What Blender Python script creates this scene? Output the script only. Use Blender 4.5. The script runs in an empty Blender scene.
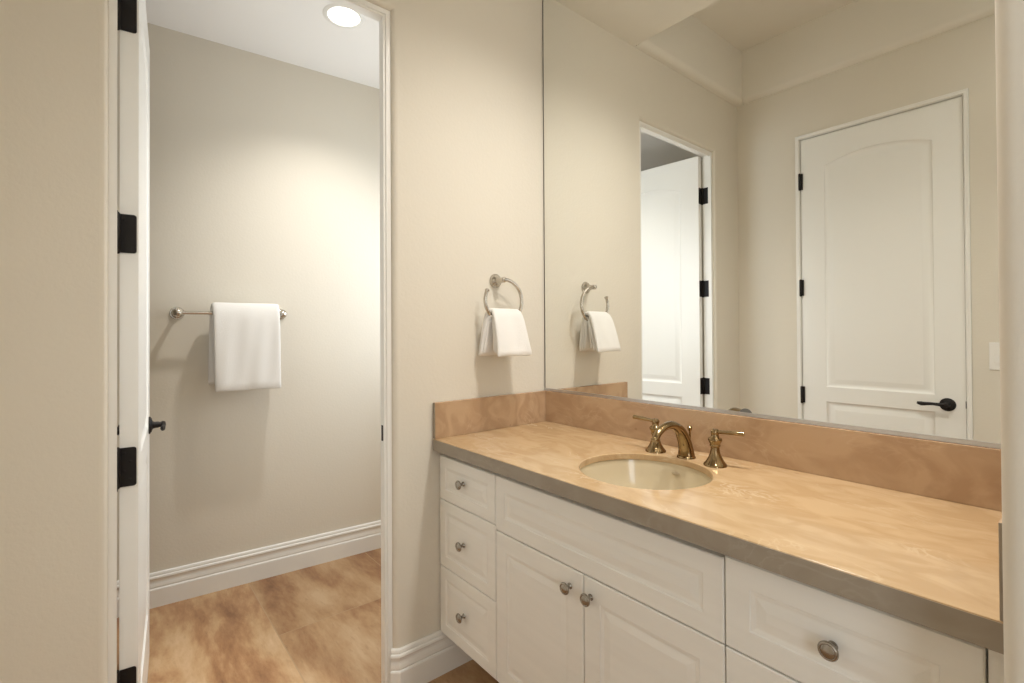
import bpy, bmesh, math, random
from mathutils import Vector, Matrix

random.seed(7)
SC = bpy.context.scene
COL = SC.collection

# ------------------------------------------------------------------ camera
YAW, PITCH, ROLL = math.radians(50.6181), 0.0083, -0.0056
EYE = Vector((0.0, 0.0, 1.303))
fw = Vector((-math.sin(YAW) * math.cos(PITCH), math.cos(YAW) * math.cos(PITCH), math.sin(PITCH)))
rt = Vector((math.cos(YAW), math.sin(YAW), 0.0))
up = rt.cross(fw)
rt2 = rt * math.cos(ROLL) + up * math.sin(ROLL)
up2 = -rt * math.sin(ROLL) + up * math.cos(ROLL)
cam_data = bpy.data.cameras.new('camera')
cam = bpy.data.objects.new('camera', cam_data)
COL.objects.link(cam)
cam.matrix_world = Matrix(((rt2.x, up2.x, -fw.x, EYE.x), (rt2.y, up2.y, -fw.y, EYE.y),
                           (rt2.z, up2.z, -fw.z, EYE.z), (0, 0, 0, 1)))
cam_data.sensor_width = 36.0
cam_data.lens = 36.0 * 492.7642 / 1024.0
cam_data.shift_y = -(341.5 - 327.5646) / 1024.0
cam_data.clip_start = 0.02
SC.camera = cam

# ------------------------------------------------------------------ light and exposure
SC.view_settings.view_transform = 'Standard'
SC.view_settings.look = 'None'
SC.view_settings.gamma = 1.0
SC.view_settings.use_curve_mapping = False
SC.view_settings.exposure = 0.20
SC.cycles.use_denoising = True
SC.cycles.max_bounces = 14
SC.cycles.diffuse_bounces = 8
SC.cycles.glossy_bounces = 6
SC.cycles.sample_clamp_indirect = 6.0
W_ = bpy.data.worlds.new('world')
SC.world = W_
W_.use_nodes = True
W_.node_tree.nodes['Background'].inputs[0].default_value = (0.80, 0.90, 1.0, 1)
W_.node_tree.nodes['Background'].inputs[1].default_value = 0.6

P_DAY = 20.0        # daylight through the hall window
P_VANITY = 15.0     # each recessed light over the vanity
P_CABFILL = 4.5       # added fill lamp on the tray ceiling, for the cabinet fronts
P_TOILET = 15.5
P_FILLT = 12.0         # cool fill from an added, unseen toilet-room window     # recessed light in the toilet room
WARM = (1.0, 0.955, 0.89)
DAY = (0.84, 0.92, 1.0)

def area_light(name, loc, direction, sx, sy, power, color):
    d = bpy.data.lights.new(name, 'AREA')
    d.shape = 'RECTANGLE'; d.size = sx; d.size_y = sy; d.energy = power; d.color = color
    o = bpy.data.objects.new(name, d); COL.objects.link(o)
    o.location = loc
    o.rotation_euler = Vector(direction).to_track_quat('-Z', 'Y').to_euler()
    return o
# sky seen through the window of the hall behind the camera
area_light('daylight_and_fill', (1.35, -0.40, 1.55), (-0.15, 1, 0), 0.85, 1.4, P_DAY, DAY)
# cool fill light at the unseen window added to the toilet room
area_light('daylight_and_fill', (-2.33, 1.82, 1.65), (0, -1, 0), 0.75, 1.1, P_FILLT, DAY)

# ------------------------------------------------------------------ measured layout (metres)
XW, YM, YB = -1.647, 1.5476, -0.313      # towel-ring wall, mirror wall, wall behind
XT = -1.715                              # toilet-room side of the towel-ring wall
XS, YS = -0.0905, 0.85                    # side of the alcove, front of the alcove
ZS, ZT, ZC = 2.86, 3.21, 2.795           # soffit, tray ceiling, toilet-room ceiling
HX = 2.3                                 # far end of the hall
TY0, TY1 = -0.95, 1.75                   # toilet room extents
def xtw(y): return -2.906 + 0.075 * (y - 0.366)   # face of the far toilet-room wall
OP0, OP1, OPH = 0.0195, 0.781, 2.46      # toilet-room door opening
D0, D1, DH = -1.246, -0.479, 2.505       # closed door in the wall behind
CT, CB = 0.8984, 0.8547                  # counter top and underside
YF = 0.955                               # front edge of the counter

# ------------------------------------------------------------------ material helpers
MATS = {}
def nodes_of(name):
    m = bpy.data.materials.new(name); m.use_nodes = True
    nt = m.node_tree
    return m, nt, nt.nodes['Principled BSDF'], nt.nodes, nt.links
def add_bump(nt, bs, scale, strength, dist=0.001, detail=3.0, coord='Object'):
    n, l = nt.nodes, nt.links
    tc = n.new('ShaderNodeTexCoord'); nz = n.new('ShaderNodeTexNoise'); bp = n.new('ShaderNodeBump')
    nz.inputs['Scale'].default_value = scale; nz.inputs['Detail'].default_value = detail
    bp.inputs['Strength'].default_value = strength; bp.inputs['Distance'].default_value = dist
    l.new(tc.outputs[coord], nz.inputs['Vector']); l.new(nz.outputs[0], bp.inputs['Height'])
    l.new(bp.outputs[0], bs.inputs['Normal'])
def plain(name, col, rough=0.5, metal=0.0, bump=None, spec=None, coat=0.0):
    m, nt, bs, n, l = nodes_of(name)
    bs.inputs['Base Color'].default_value = (*col, 1)
    bs.inputs['Roughness'].default_value = rough
    bs.inputs['Metallic'].default_value = metal
    if spec is not None: bs.inputs['Specular IOR Level'].default_value = spec
    if coat: bs.inputs['Coat Weight'].default_value = coat
    if bump: add_bump(nt, bs, *bump)
    MATS[name] = m
    return m
M_WALL = plain('wall_paint', (0.70, 0.657, 0.572), 0.75, bump=(95.0, 0.28, 0.002))
M_CEIL = plain('ceiling_paint', (0.75, 0.715, 0.64), 0.8, bump=(80.0, 0.25, 0.002))
M_CEILT = plain('toilet_ceiling_paint', (0.88, 0.87, 0.85), 0.8, bump=(80.0, 0.2, 0.002))
M_TRIM = plain('trim_white', (0.82, 0.815, 0.785), 0.32, bump=(30.0, 0.05, 0.001))
M_DOOR = plain('door_white', (0.83, 0.83, 0.805), 0.3, bump=(25.0, 0.05, 0.001))
M_BRONZE = plain('dark_bronze', (0.012, 0.0095, 0.009), 0.5, 0.0, spec=0.3, bump=(60.0, 0.1, 0.001))
M_NICKEL = plain('satin_nickel', (0.56, 0.52, 0.46), 0.24, 1.0, bump=(120.0, 0.03, 0.0005))
M_KNOB = plain('pewter_knob', (0.36, 0.335, 0.295), 0.26, 1.0, bump=(120.0, 0.04, 0.0005))
M_BRASS = plain('antique_brass', (0.31, 0.22, 0.115), 0.14, 1.0, bump=(90.0, 0.03, 0.0005))
M_SINK = plain('biscuit_porcelain', (0.60, 0.515, 0.36), 0.14, bump=(8.0, 0.01, 0.001))
M_DARK = plain('gap_shade', (0.03, 0.028, 0.026), 0.7, bump=(20.0, 0.05, 0.001))
M_STEEL = plain('brushed_channel', (0.62, 0.62, 0.64), 0.3, 1.0, bump=(150.0, 0.03, 0.0005))
M_EDGE = plain('mirror_edge', (0.10, 0.09, 0.07), 0.4, bump=(50.0, 0.03, 0.0005))
M_PLATE = plain('switch_plastic', (0.80, 0.79, 0.76), 0.35, bump=(40.0, 0.02, 0.0005))

def towel_mat():
    m, nt, bs, n, l = nodes_of('white_terry')
    bs.inputs['Base Color'].default_value = (0.77, 0.755, 0.73, 1)
    bs.inputs['Roughness'].default_value = 0.95
    bs.inputs['Specular IOR Level'].default_value = 0.1
    bs.inputs['Sheen Weight'].default_value = 0.25
    add_bump(nt, bs, 320.0, 0.6, 0.003, 3.0)
    return m
M_TOWEL = towel_mat()

def mirror_mat():
    m, nt, bs, n, l = nodes_of('silvered_glass')
    bs.inputs['Base Color'].default_value = (0.915, 0.925, 0.90, 1)
    bs.inputs['Metallic'].default_value = 1.0
    bs.inputs['Roughness'].default_value = 0.0
    return m
M_MIRROR = mirror_mat()

def cabinet_mat():
    m, nt, bs, n, l = nodes_of('painted_cabinet')
    tc = n.new('ShaderNodeTexCoord'); mp = n.new('ShaderNodeMapping'); nz = n.new('ShaderNodeTexNoise')
    mp.inputs['Scale'].default_value = (1.2, 6, 14)
    nz.inputs['Scale'].default_value = 3.0; nz.inputs['Detail'].default_value = 4
    rp = n.new('ShaderNodeValToRGB')
    rp.color_ramp.elements[0].color = (0.81, 0.80, 0.755, 1); rp.color_ramp.elements[0].position = 0.35
    rp.color_ramp.elements[1].color = (0.835, 0.825, 0.78, 1); rp.color_ramp.elements[1].position = 0.65
    l.new(tc.outputs['Object'], mp.inputs[0]); l.new(mp.outputs[0], nz.inputs['Vector'])
    l.new(nz.outputs[0], rp.inputs[0]); l.new(rp.outputs[0], bs.inputs['Base Color'])
    bs.inputs['Roughness'].default_value = 0.36
    return m
M_CAB = cabinet_mat()

def marble_mat(name, base, light, dark, rough):
    m, nt, bs, n, l = nodes_of(name)
    tc = n.new('ShaderNodeTexCoord'); mp = n.new('ShaderNodeMapping')
    mp.inputs['Rotation'].default_value = (0.2, 0.1, 0.35); mp.inputs['Scale'].default_value = (1.0, 2.2, 1.6)
    l.new(tc.outputs['Object'], mp.inputs[0])
    n1 = n.new('ShaderNodeTexNoise'); n1.inputs['Scale'].default_value = 6.5; n1.inputs['Detail'].default_value = 10
    n1.inputs['Distortion'].default_value = 1.2
    l.new(mp.outputs[0], n1.inputs['Vector'])
    r1 = n.new('ShaderNodeValToRGB')
    r1.color_ramp.elements[0].position = 0.40; r1.color_ramp.elements[0].color = (*dark, 1)
    r1.color_ramp.elements[1].position = 0.60; r1.color_ramp.elements[1].color = (*base, 1)
    l.new(n1.outputs[0], r1.inputs[0])
    # pale thread-like veins
    n2 = n.new('ShaderNodeTexNoise'); n2.inputs['Scale'].default_value = 5.5; n2.inputs['Detail'].default_value = 5
    n2.inputs['Distortion'].default_value = 2.0
    l.new(mp.outputs[0], n2.inputs['Vector'])
    mth = n.new('ShaderNodeMath'); mth.operation = 'SUBTRACT'; mth.inputs[1].default_value = 0.5
    ab = n.new('ShaderNodeMath'); ab.operation = 'ABSOLUTE'
    l.new(n2.outputs[0], mth.inputs[0]); l.new(mth.outputs[0], ab.inputs[0])
    r2 = n.new('ShaderNodeValToRGB')
    r2.color_ramp.elements[0].position = 0.0; r2.color_ramp.elements[0].color = (1, 1, 1, 1)
    r2.color_ramp.elements[1].position = 0.03; r2.color_ramp.elements[1].color = (0, 0, 0, 1)
    l.new(ab.outputs[0], r2.inputs[0])
    # veins only here and there
    n3 = n.new('ShaderNodeTexNoise'); n3.inputs['Scale'].default_value = 3.0
    l.new(mp.outputs[0], n3.inputs['Vector'])
    r3 = n.new('ShaderNodeValToRGB')
    r3.color_ramp.elements[0].position = 0.5; r3.color_ramp.elements[0].color = (0, 0, 0, 1)
    r3.color_ramp.elements[1].position = 0.66; r3.color_ramp.elements[1].color = (0.5, 0.5, 0.5, 1)
    l.new(n3.outputs[0], r3.inputs[0])
    mu = n.new('ShaderNodeMath'); mu.operation = 'MULTIPLY'
    l.new(r2.outputs[0], mu.inputs[0]); l.new(r3.outputs[0], mu.inputs[1])
    mx = n.new('ShaderNodeMix'); mx.data_type = 'RGBA'
    mx.inputs['B'].default_value = (*light, 1)
    l.new(mu.outputs[0], mx.inputs['Factor']); l.new(r1.outputs[0], mx.inputs['A'])
    # small dark fossils
    vo = n.new('ShaderNodeTexVoronoi'); vo.inputs['Scale'].default_value = 7.5
    l.new(mp.outputs[0], vo.inputs['Vector'])
    r4 = n.new('ShaderNodeValToRGB')
    r4.color_ramp.elements[0].position = 0.03; r4.color_ramp.elements[0].color = (0.45, 0.45, 0.45, 1)
    r4.color_ramp.elements[1].position = 0.07; r4.color_ramp.elements[1].color = (0, 0, 0, 1)
    l.new(vo.outputs['Distance'], r4.inputs[0])
    mx2 = n.new('ShaderNodeMix'); mx2.data_type = 'RGBA'
    mx2.inputs['B'].default_value = (dark[0] * .55, dark[1] * .5, dark[2] * .5, 1)
    l.new(r4.outputs[0], mx2.inputs['Factor']); l.new(mx.outputs['Result'], mx2.inputs['A'])
    l.new(mx2.outputs['Result'], bs.inputs['Base Color'])
    bs.inputs['Roughness'].default_value = rough
    return m
M_MARBLE = marble_mat('beige_marble', (0.53, 0.375, 0.215), (0.72, 0.60, 0.43), (0.46, 0.31, 0.165), 0.13)
M_SPLASH = marble_mat('rosy_beige_marble', (0.50, 0.345, 0.215), (0.60, 0.45, 0.31), (0.42, 0.275, 0.165), 0.2)
M_STONEEDGE = marble_mat('honed_marble_edge', (0.33, 0.285, 0.225), (0.40, 0.35, 0.28), (0.29, 0.245, 0.19), 0.34)

def travertine_mat():
    m, nt, bs, n, l = nodes_of('travertine_tiles')
    tc = n.new('ShaderNodeTexCoord'); mp = n.new('ShaderNodeMapping')
    mp.inputs['Location'].default_value = (2.29 + 1.02 * 6, -0.57 + 0.61 * 5, 0)
    l.new(tc.outputs['Object'], mp.inputs[0])
    br = n.new('ShaderNodeTexBrick')
    br.offset = 0.627; br.offset_frequency = 2
    br.inputs['Scale'].default_value = 1.0; br.inputs['Brick Width'].default_value = 1.02
    br.inputs['Row Height'].default_value = 0.61; br.inputs['Mortar Size'].default_value = 0.0022
    br.inputs['Mortar Smooth'].default_value = 0.3
    br.inputs['Color1'].default_value = (0, 0, 0, 1); br.inputs['Color2'].default_value = (1, 1, 1, 1)
    br.inputs['Mortar'].default_value = (0.5, 0.5, 0.5, 1)
    l.new(mp.outputs[0], br.inputs['Vector'])
    # each tile gets its own cut of the stone
    off = n.new('ShaderNodeVectorMath'); off.operation = 'SCALE'; off.inputs['Scale'].default_value = 7.0
    l.new(br.outputs['Color'], off.inputs[0])
    ad = n.new('ShaderNodeVectorMath'); ad.operation = 'ADD'
    l.new(mp.outputs[0], ad.inputs[0]); l.new(off.outputs[0], ad.inputs[1])
    st = n.new('ShaderNodeMapping'); st.inputs['Rotation'].default_value = (0, 0, 1.25)
    st.inputs['Scale'].default_value = (0.75, 2.7, 1)
    l.new(ad.outputs[0], st.inputs[0])
    n1 = n.new('ShaderNodeTexNoise'); n1.inputs['Scale'].default_value = 2.0; n1.inputs['Detail'].default_value = 12
    n1.inputs['Roughness'].default_value = 0.68; n1.inputs['Distortion'].default_value = 0.15
    l.new(st.outputs[0], n1.inputs['Vector'])
    rp = n.new('ShaderNodeValToRGB'); cr = rp.color_ramp
    cr.elements[0].position = 0.34; cr.elements[0].color = (0.23, 0.11, 0.052, 1)
    cr.elements[1].position = 0.66; cr.elements[1].color = (0.60, 0.425, 0.26, 1)
    e = cr.elements.new(0.45); e.color = (0.37, 0.20, 0.096, 1)
    e = cr.elements.new(0.53); e.color = (0.48, 0.305, 0.16, 1)
    l.new(n1.outputs[0], rp.inputs[0])
    # tile-to-tile tint
    mx = n.new('ShaderNodeMix'); mx.data_type = 'RGBA'; mx.blend_type = 'MULTIPLY'
    mx.inputs['Factor'].default_value = 1.0
    r2 = n.new('ShaderNodeValToRGB')
    r2.color_ramp.elements[0].color = (0.74, 0.70, 0.66, 1); r2.color_ramp.elements[1].color = (1.05, 1.05, 1.05, 1)
    l.new(br.outputs['Color'], r2.inputs[0])
    l.new(rp.outputs[0], mx.inputs['A']); l.new(r2.outputs[0], mx.inputs['B'])
    # pits
    n4 = n.new('ShaderNodeTexNoise'); n4.inputs['Scale'].default_value = 26; n4.inputs['Detail'].default_value = 6
    l.new(st.outputs[0], n4.inputs['Vector'])
    r4 = n.new('ShaderNodeValToRGB')
    r4.color_ramp.elements[0].position = 0.26; r4.color_ramp.elements[0].color = (0.6, 0.55, 0.5, 1)
    r4.color_ramp.elements[1].position = 0.40; r4.color_ramp.elements[1].color = (1, 1, 1, 1)
    l.new(n4.outputs[0], r4.inputs[0])
    mx3 = n.new('ShaderNodeMix'); mx3.data_type = 'RGBA'; mx3.blend_type = 'MULTIPLY'; mx3.inputs['Factor'].default_value = 0.4
    l.new(mx.outputs['Result'], mx3.inputs['A']); l.new(r4.outputs[0], mx3.inputs['B'])
    mg = n.new('ShaderNodeMix'); mg.data_type = 'RGBA'
    mg.inputs['B'].default_value = (0.42, 0.29, 0.17, 1)
    l.new(br.outputs['Fac'], mg.inputs['Factor']); l.new(mx3.outputs['Result'], mg.inputs['A'])
    l.new(mg.outputs['Result'], bs.inputs['Base Color'])
    bs.inputs['Roughness'].default_value = 0.38
    return m
M_FLOOR = travertine_mat()

def emit(name, col, s):
    m, nt, bs, n, l = nodes_of(name)
    bs.inputs['Base Color'].default_value = (0.9, 0.9, 0.9, 1)
    bs.inputs['Emission Color'].default_value = (*col, 1)
    bs.inputs['Emission Strength'].default_value = s
    return m
M_LENS = emit('lit_lens', (1.0, 0.95, 0.86), 6.0)

# ------------------------------------------------------------------ mesh helpers
def build(name, bm, mat, parent=None, smooth=False, bevel=0.0, seg=2, angle=30, recalc=True):
    if recalc: bmesh.ops.recalc_face_normals(bm, faces=bm.faces)
    me = bpy.data.meshes.new(name); bm.to_mesh(me); bm.free()
    me.materials.append(mat)
    o = bpy.data.objects.new(name, me); COL.objects.link(o)
    if smooth:
        for p in me.polygons: p.use_smooth = True
    if bevel:
        b = o.modifiers.new('bevel', 'BEVEL'); b.width = bevel; b.segments = seg
        b.limit_method = 'ANGLE'; b.angle_limit = math.radians(angle)
        if smooth is False:
            for p in me.polygons: p.use_smooth = False
    if parent is not None:
        o.parent = parent
        o.matrix_parent_inverse = parent.matrix_world.inverted() if parent.type != 'EMPTY' else Matrix.Translation(-Vector(parent.location))
    return o
def smooth_by_angle(o, deg=40):
    me = o.data
    for p in me.polygons: p.use_smooth = True
    bm = bmesh.new(); bm.from_mesh(me)
    for e in bm.edges:
        if len(e.link_faces) == 2 and e.calc_face_angle(0) > math.radians(deg): e.smooth = False
    bm.to_mesh(me); bm.free()
    return o
def box(bm, x0, x1, y0, y1, z0, z1):
    v = [bm.verts.new((x, y, z)) for x in (x0, x1) for y in (y0, y1) for z in (z0, z1)]
    for f in ((0, 1, 3, 2), (4, 6, 7, 5), (0, 4, 5, 1), (2, 3, 7, 6), (0, 2, 6, 4), (1, 5, 7, 3)):
        bm.faces.new([v[i] for i in f])
    return v
def B(*boxes):
    bm = bmesh.new()
    for b in boxes: box(bm, *b)
    return bm
def prism(bm, pts, axis, a, b):
    def mk(p, c):
        q = [0, 0, 0]; i = [k for k in range(3) if k != axis]
        q[i[0]], q[i[1]], q[axis] = p[0], p[1], c
        return bm.verts.new(q)
    va = [mk(p, a) for p in pts]; vb = [mk(p, b) for p in pts]
    n = len(pts)
    for i in range(n): bm.faces.new((va[i], va[(i + 1) % n], vb[(i + 1) % n], vb[i]))
    bm.faces.new(va[::-1]); bm.faces.new(vb)
def lathe(bm, prof, origin, axis, seg=28, sx=1.0, sy=1.0, ref=None):
    """prof: list of (radius, height along axis)."""
    a = Vector(axis).normalized()
    r = Vector(ref) if ref else (Vector((0, 0, 1)) if abs(a.z) < 0.9 else Vector((1, 0, 0)))
    u = (r - a * r.dot(a)).normalized(); w = a.cross(u)
    o = Vector(origin); rings = []
    for rad, h in prof:
        if rad < 1e-6: rings.append([bm.verts.new(o + a * h)])
        else: rings.append([bm.verts.new(o + a * h + (u * math.cos(t) * sx + w * math.sin(t) * sy) * rad)
                            for t in (2 * math.pi * k / seg for k in range(seg))])
    for A, Bn in zip(rings, rings[1:]):
        if len(A) == 1 and len(Bn) == 1: continue
        for k in range(seg):
            j = (k + 1) % seg
            if len(A) == 1: bm.faces.new((A[0], Bn[k], Bn[j]))
            elif len(Bn) == 1: bm.faces.new((A[k], A[j], Bn[0]))
            else: bm.faces.new((A[k], A[j], Bn[j], Bn[k]))
    if len(rings[0]) > 1: bm.faces.new(rings[0])
    if len(rings[-1]) > 1: bm.faces.new(rings[-1])
def catmull(pts, n=8):
    P = [Vector(p) for p in pts]; P = [2 * P[0] - P[1]] + P + [2 * P[-1] - P[-2]]
    out = []
    for i in range(1, len(P) - 2):
        for k in range(n):
            t = k / n
            out.append(0.5 * ((2 * P[i]) + (-P[i - 1] + P[i + 1]) * t + (2 * P[i - 1] - 5 * P[i] + 4 * P[i + 1] - P[i + 2]) * t * t
                              + (-P[i - 1] + 3 * P[i] - 3 * P[i + 1] + P[i + 2]) * t ** 3))
    out.append(P[-2]); return out
def tube(bm, pts, radii, seg=14, side=None, sx=1.0):
    """swept tube; radii: number or list (spread along pts); side: fixed sideways direction for oval sections."""
    n = len(pts); pts = [Vector(p) for p in pts]
    if not isinstance(radii, (list, tuple)): radii = [radii] * n
    elif len(radii) != n:
        m = len(radii) - 1; rr = []
        for i in range(n):
            t = i / (n - 1) * m; k = min(int(t), m - 1); rr.append(radii[k] + (radii[k + 1] - radii[k]) * (t - k))
        radii = rr
    rings = []; prev = None
    for i in range(n):
        t = (pts[min(i + 1, n - 1)] - pts[max(i - 1, 0)]).normalized()
        if side is not None: u = Vector(side)
        elif prev is not None: u = prev
        else: u = Vector((0, 0, 1)) if abs(t.z) < 0.9 else Vector((1, 0, 0))
        u = (u - t * u.dot(t)).normalized(); prev = u; w = t.cross(u)
        rings.append([bm.verts.new(pts[i] + (u * math.cos(a) * sx + w * math.sin(a)) * radii[i])
                      for a in (2 * math.pi * k / seg for k in range(seg))])
    for A, Bn in zip(rings, rings[1:]):
        for k in range(seg):
            j = (k + 1) % seg; bm.faces.new((A[k], A[j], Bn[j], Bn[k]))
    bm.faces.new(rings[0]); bm.faces.new(rings[-1])
def strip(bm, rows, closed=False):
    """quads between rows of points"""
    vs = [[bm.verts.new(p) for p in r] for r in rows]
    for A, Bn in zip(vs, vs[1:]):
        m = len(A)
        for k in range(m if closed else m - 1):
            j = (k + 1) % m; bm.faces.new((A[k], A[j], Bn[j], Bn[k]))
    return vs

def tag(o, label=None, cat=None, group=None, kind=None):
    if label: o['label'] = label
    if cat: o['category'] = cat
    if group: o['group'] = group
    if kind: o['kind'] = kind
    return o
def thing(name, loc, label, cat, group=None):
    o = bpy.data.objects.new(name, None); COL.objects.link(o); o.location = loc
    o.empty_display_size = 0.05
    return tag(o, label, cat, group)
def struct(o, label=None, cat=None): return tag(o, label, cat, None, 'structure')

# ------------------------------------------------------------------ room shell
TH = 0.12
struct(build('floor', B((-3.25, HX + 0.2, -1.15, 1.9, -0.08, 0.0)), M_FLOOR),
       'brown travertine tile floor running through the toilet room doorway', 'floor')


# towel-ring wall with the toilet-room opening
JB, BR = 0.0180, 0.0190      # jamb thickness, radius of the rounded plaster edge
q = JB + BR
bm = B((XT, XW, YB - TH, OP0 - q, 0, 3.35), (XT, XW, OP1 + q, YM + TH, 0, 3.35), (XT, XW, OP0 - q, OP1 + q, OPH + q, 3.35))
prof = [(q, XT - XW), (JB, XT - XW), (JB, -BR)] + [(q - BR * math.cos(a), -BR + BR * math.sin(a)) for a in (math.pi / 2 * k / 7 for k in range(1, 8))]
rows = [[(XW + d, OP0 - w, 0), (XW + d, OP0 - w, OPH + w), (XW + d, OP1 + w, OPH + w), (XW + d, OP1 + w, 0)] for w, d in prof]
vs_ = [[bm.verts.new(p) for p in r_] for r_ in rows]
for A_, B_ in zip(vs_, vs_[1:]):
    for k in range(3): bm.faces.new((A_[k], A_[k + 1], B_[k + 1], B_[k]))
struct(smooth_by_angle(build('wall_left', bm, M_WALL), 35),
       'beige painted wall with the toilet room doorway and the towel ring', 'wall')
struct(build('wall_mirror_side', B((XW, XS + 0.10, YM, YM + TH, 0, 3.35)), M_WALL),
       'beige wall behind the large vanity mirror', 'wall')
# end of the alcove: rounded outer corner
bm = bmesh.new()
r = 0.02
pts = [(XS, YM + TH), (XS, YS + r)] + [(XS + r - r * math.cos(a), YS + r - r * math.sin(a)) for a in (math.pi / 2 * k / 6 for k in range(1, 6))] + \
      [(XS + r, YS), (HX + 0.1, YS), (HX + 0.1, YM + TH)]
prism(bm, pts, 2, 0, 3.35)
o = smooth_by_angle(build('wall_right', bm, M_WALL), 35)
struct(o, 'pale textured wall closing off the right end of the vanity counter', 'wall')
# wall behind, with the closed door and, further along the hall, a window
WX0, WX1, WZ0, WZ1 = 0.90, 1.80, 0.82, 2.28
struct(build('wall_back', B((XW, D0 - 0.018, YB - TH, YB, 0, 3.35), (D1 + 0.018, WX0, YB - TH, YB, 0, 3.35), (WX1, HX + 0.1, YB - TH, YB, 0, 3.35),
                            (WX0, WX1, YB - TH, YB, 0, WZ0), (WX0, WX1, YB - TH, YB, WZ1, 3.35),
                            (D0 - 0.018, D1 + 0.018, YB - TH, YB, DH + 0.018, 3.35)), M_WALL),
       'beige wall holding the closed white door seen in the mirror', 'wall')
struct(build('wall_hall', B((HX, HX + 0.1, YB, YS, 0, 3.35)), M_WALL), 'plain wall at the far end of the hall', 'wall')
struct(build('window_1', B((WX0, WX0 + 0.04, YB - 0.07, YB - 0.01, WZ0, WZ1), (WX1 - 0.04, WX1, YB - 0.07, YB - 0.01, WZ0, WZ1),
                           (WX0 + 0.04, WX1 - 0.04, YB - 0.07, YB - 0.01, WZ0, WZ0 + 0.04), (WX0 + 0.04, WX1 - 0.04, YB - 0.07, YB - 0.01, WZ1 - 0.04, WZ1)), M_TRIM),
       'white framed window in the hall past the closed door', 'window')
# soffit over the vanity and the ledge round the raised tray (rounded lips)
LX, LY, LR = 0.055, 0.04, 0.02
bm = bmesh.new()
pr = [(YM, ZS), (YS + 0.006, ZS)] + [(YS + LR * (1 - math.sin(a)) - 0.0, ZS + LR * (1 - math.cos(a))) for a in (math.pi / 2 * k / 5 for k in range(1, 6))] + [(YS, 3.35), (YM, 3.35)]
prism(bm, pr, 0, XW, XS)
struct(smooth_by_angle(build('ceiling', bm, M_CEIL), 35), 'lowered beige ceiling over the vanity and mirror', 'ceiling')
bm = bmesh.new()
arc = [math.pi / 2 * k / 6 for k in range(0, 7)]
rl = 0.035
pl = [(XW, ZS), (XW + LX - rl, ZS)] + [(XW + LX - rl + rl * math.sin(a), ZS + rl - rl * math.cos(a)) for a in arc[1:]] + [(XW + LX, 3.35), (XW, 3.35)]
prism(bm, pl, 1, YB, YS)
struct(smooth_by_angle(build('trim_1', bm, M_CEIL), 35), 'rounded plaster ledge above the toilet room doorway', 'trim')
bm = bmesh.new()
pl = [(YB, ZS), (YB + LY - rl, ZS)] + [(YB + LY - rl + rl * math.sin(a), ZS + rl - rl * math.cos(a)) for a in arc[1:]] + [(YB + LY, 3.35), (YB, 3.35)]
prism(bm, pl, 0, XW + LX, HX)
struct(smooth_by_angle(build('trim_2', bm, M_CEIL), 35), 'rounded plaster ledge above the closed white door', 'trim')
struct(build('ceiling_tray', B((XW + LX, HX, YB + LY, YS, ZT, ZT + 0.1)), M_CEIL), 'raised tray ceiling in front of the vanity', 'ceiling')

# toilet room
def slab_wall(name, pts, z0, z1, mat, label):
    bm = bmesh.new(); prism(bm, pts, 2, z0, z1)
    return struct(build(name, bm, mat), label, 'wall')
slab_wall('wall_toilet_room', [(xtw(TY0 - .1), TY0 - .1), (xtw(TY1 + .1), TY1 + .1), (-3.2, TY1 + .1), (-3.2, TY0 - .1)], 0, 3.0, M_WALL,
          'pale wall of the toilet room behind the towel bar')
struct(build('wall_toilet_end', B((-3.0, -2.72, TY1, TY1 + .1, 0, 3.0), (-1.94, XT, TY1, TY1 + .1, 0, 3.0), (-2.72, -1.94, TY1, TY1 + .1, 0, 1.08), (-2.72, -1.94, TY1, TY1 + .1, 2.22, 3.0)), M_WALL),
       'end wall of the toilet room with an added small window', 'wall')
struct(build('window_fill', B((-2.72, -2.69, TY1 + .01, TY1 + .06, 1.08, 2.22), (-1.97, -1.94, TY1 + .01, TY1 + .06, 1.08, 2.22), (-2.69, -1.97, TY1 + .01, TY1 + .06, 1.08, 1.11), (-2.69, -1.97, TY1 + .01, TY1 + .06, 2.19, 2.22)), M_TRIM),
       'small white framed window, unseen, added at the end of the toilet room for fill light', 'window')  # unseen window, added so the toilet room gets ambient fill
slab_wall('wall_toilet_near', [(XT, TY0), (XT, TY0 - .1), (-3.1, TY0 - .1), (-3.1, TY0)], 0, 3.0, M_WALL, 'end wall of the toilet room behind the open door')
slab_wall('wall_toilet_inner', [(XT, TY0), (XT, YB - TH), (XT + .07, YB - TH), (XT + .07, TY0)], 0, 3.0, M_WALL, 'short inner wall of the toilet room beside its open door')
slab_wall('wall_toilet_outer', [(XT, YM + TH), (XT, TY1), (XT + .07, TY1), (XT + .07, YM + TH)], 0, 3.0, M_WALL, 'short inner wall of the toilet room past the vanity')
TLX, TLY = -2.286, 0.861
bm = bmesh.new()   # ceiling with a round hole for the recessed light
N = 48
ring = [(TLX + 0.078 * math.cos(2 * math.pi * k / N), TLY + 0.078 * math.sin(2 * math.pi * k / N)) for k in range(N)]
def rect_hit(cx, cy, ang, x0, x1, y0, y1):
    c, s = math.cos(ang), math.sin(ang); t = 1e9
    if c > 1e-9: t = min(t, (x1 - cx) / c)
    if c < -1e-9: t = min(t, (x0 - cx) / c)
    if s > 1e-9: t = min(t, (y1 - cy) / s)
    if s < -1e-9: t = min(t, (y0 - cy) / s)
    return cx + c * t, cy + s * t
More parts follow.
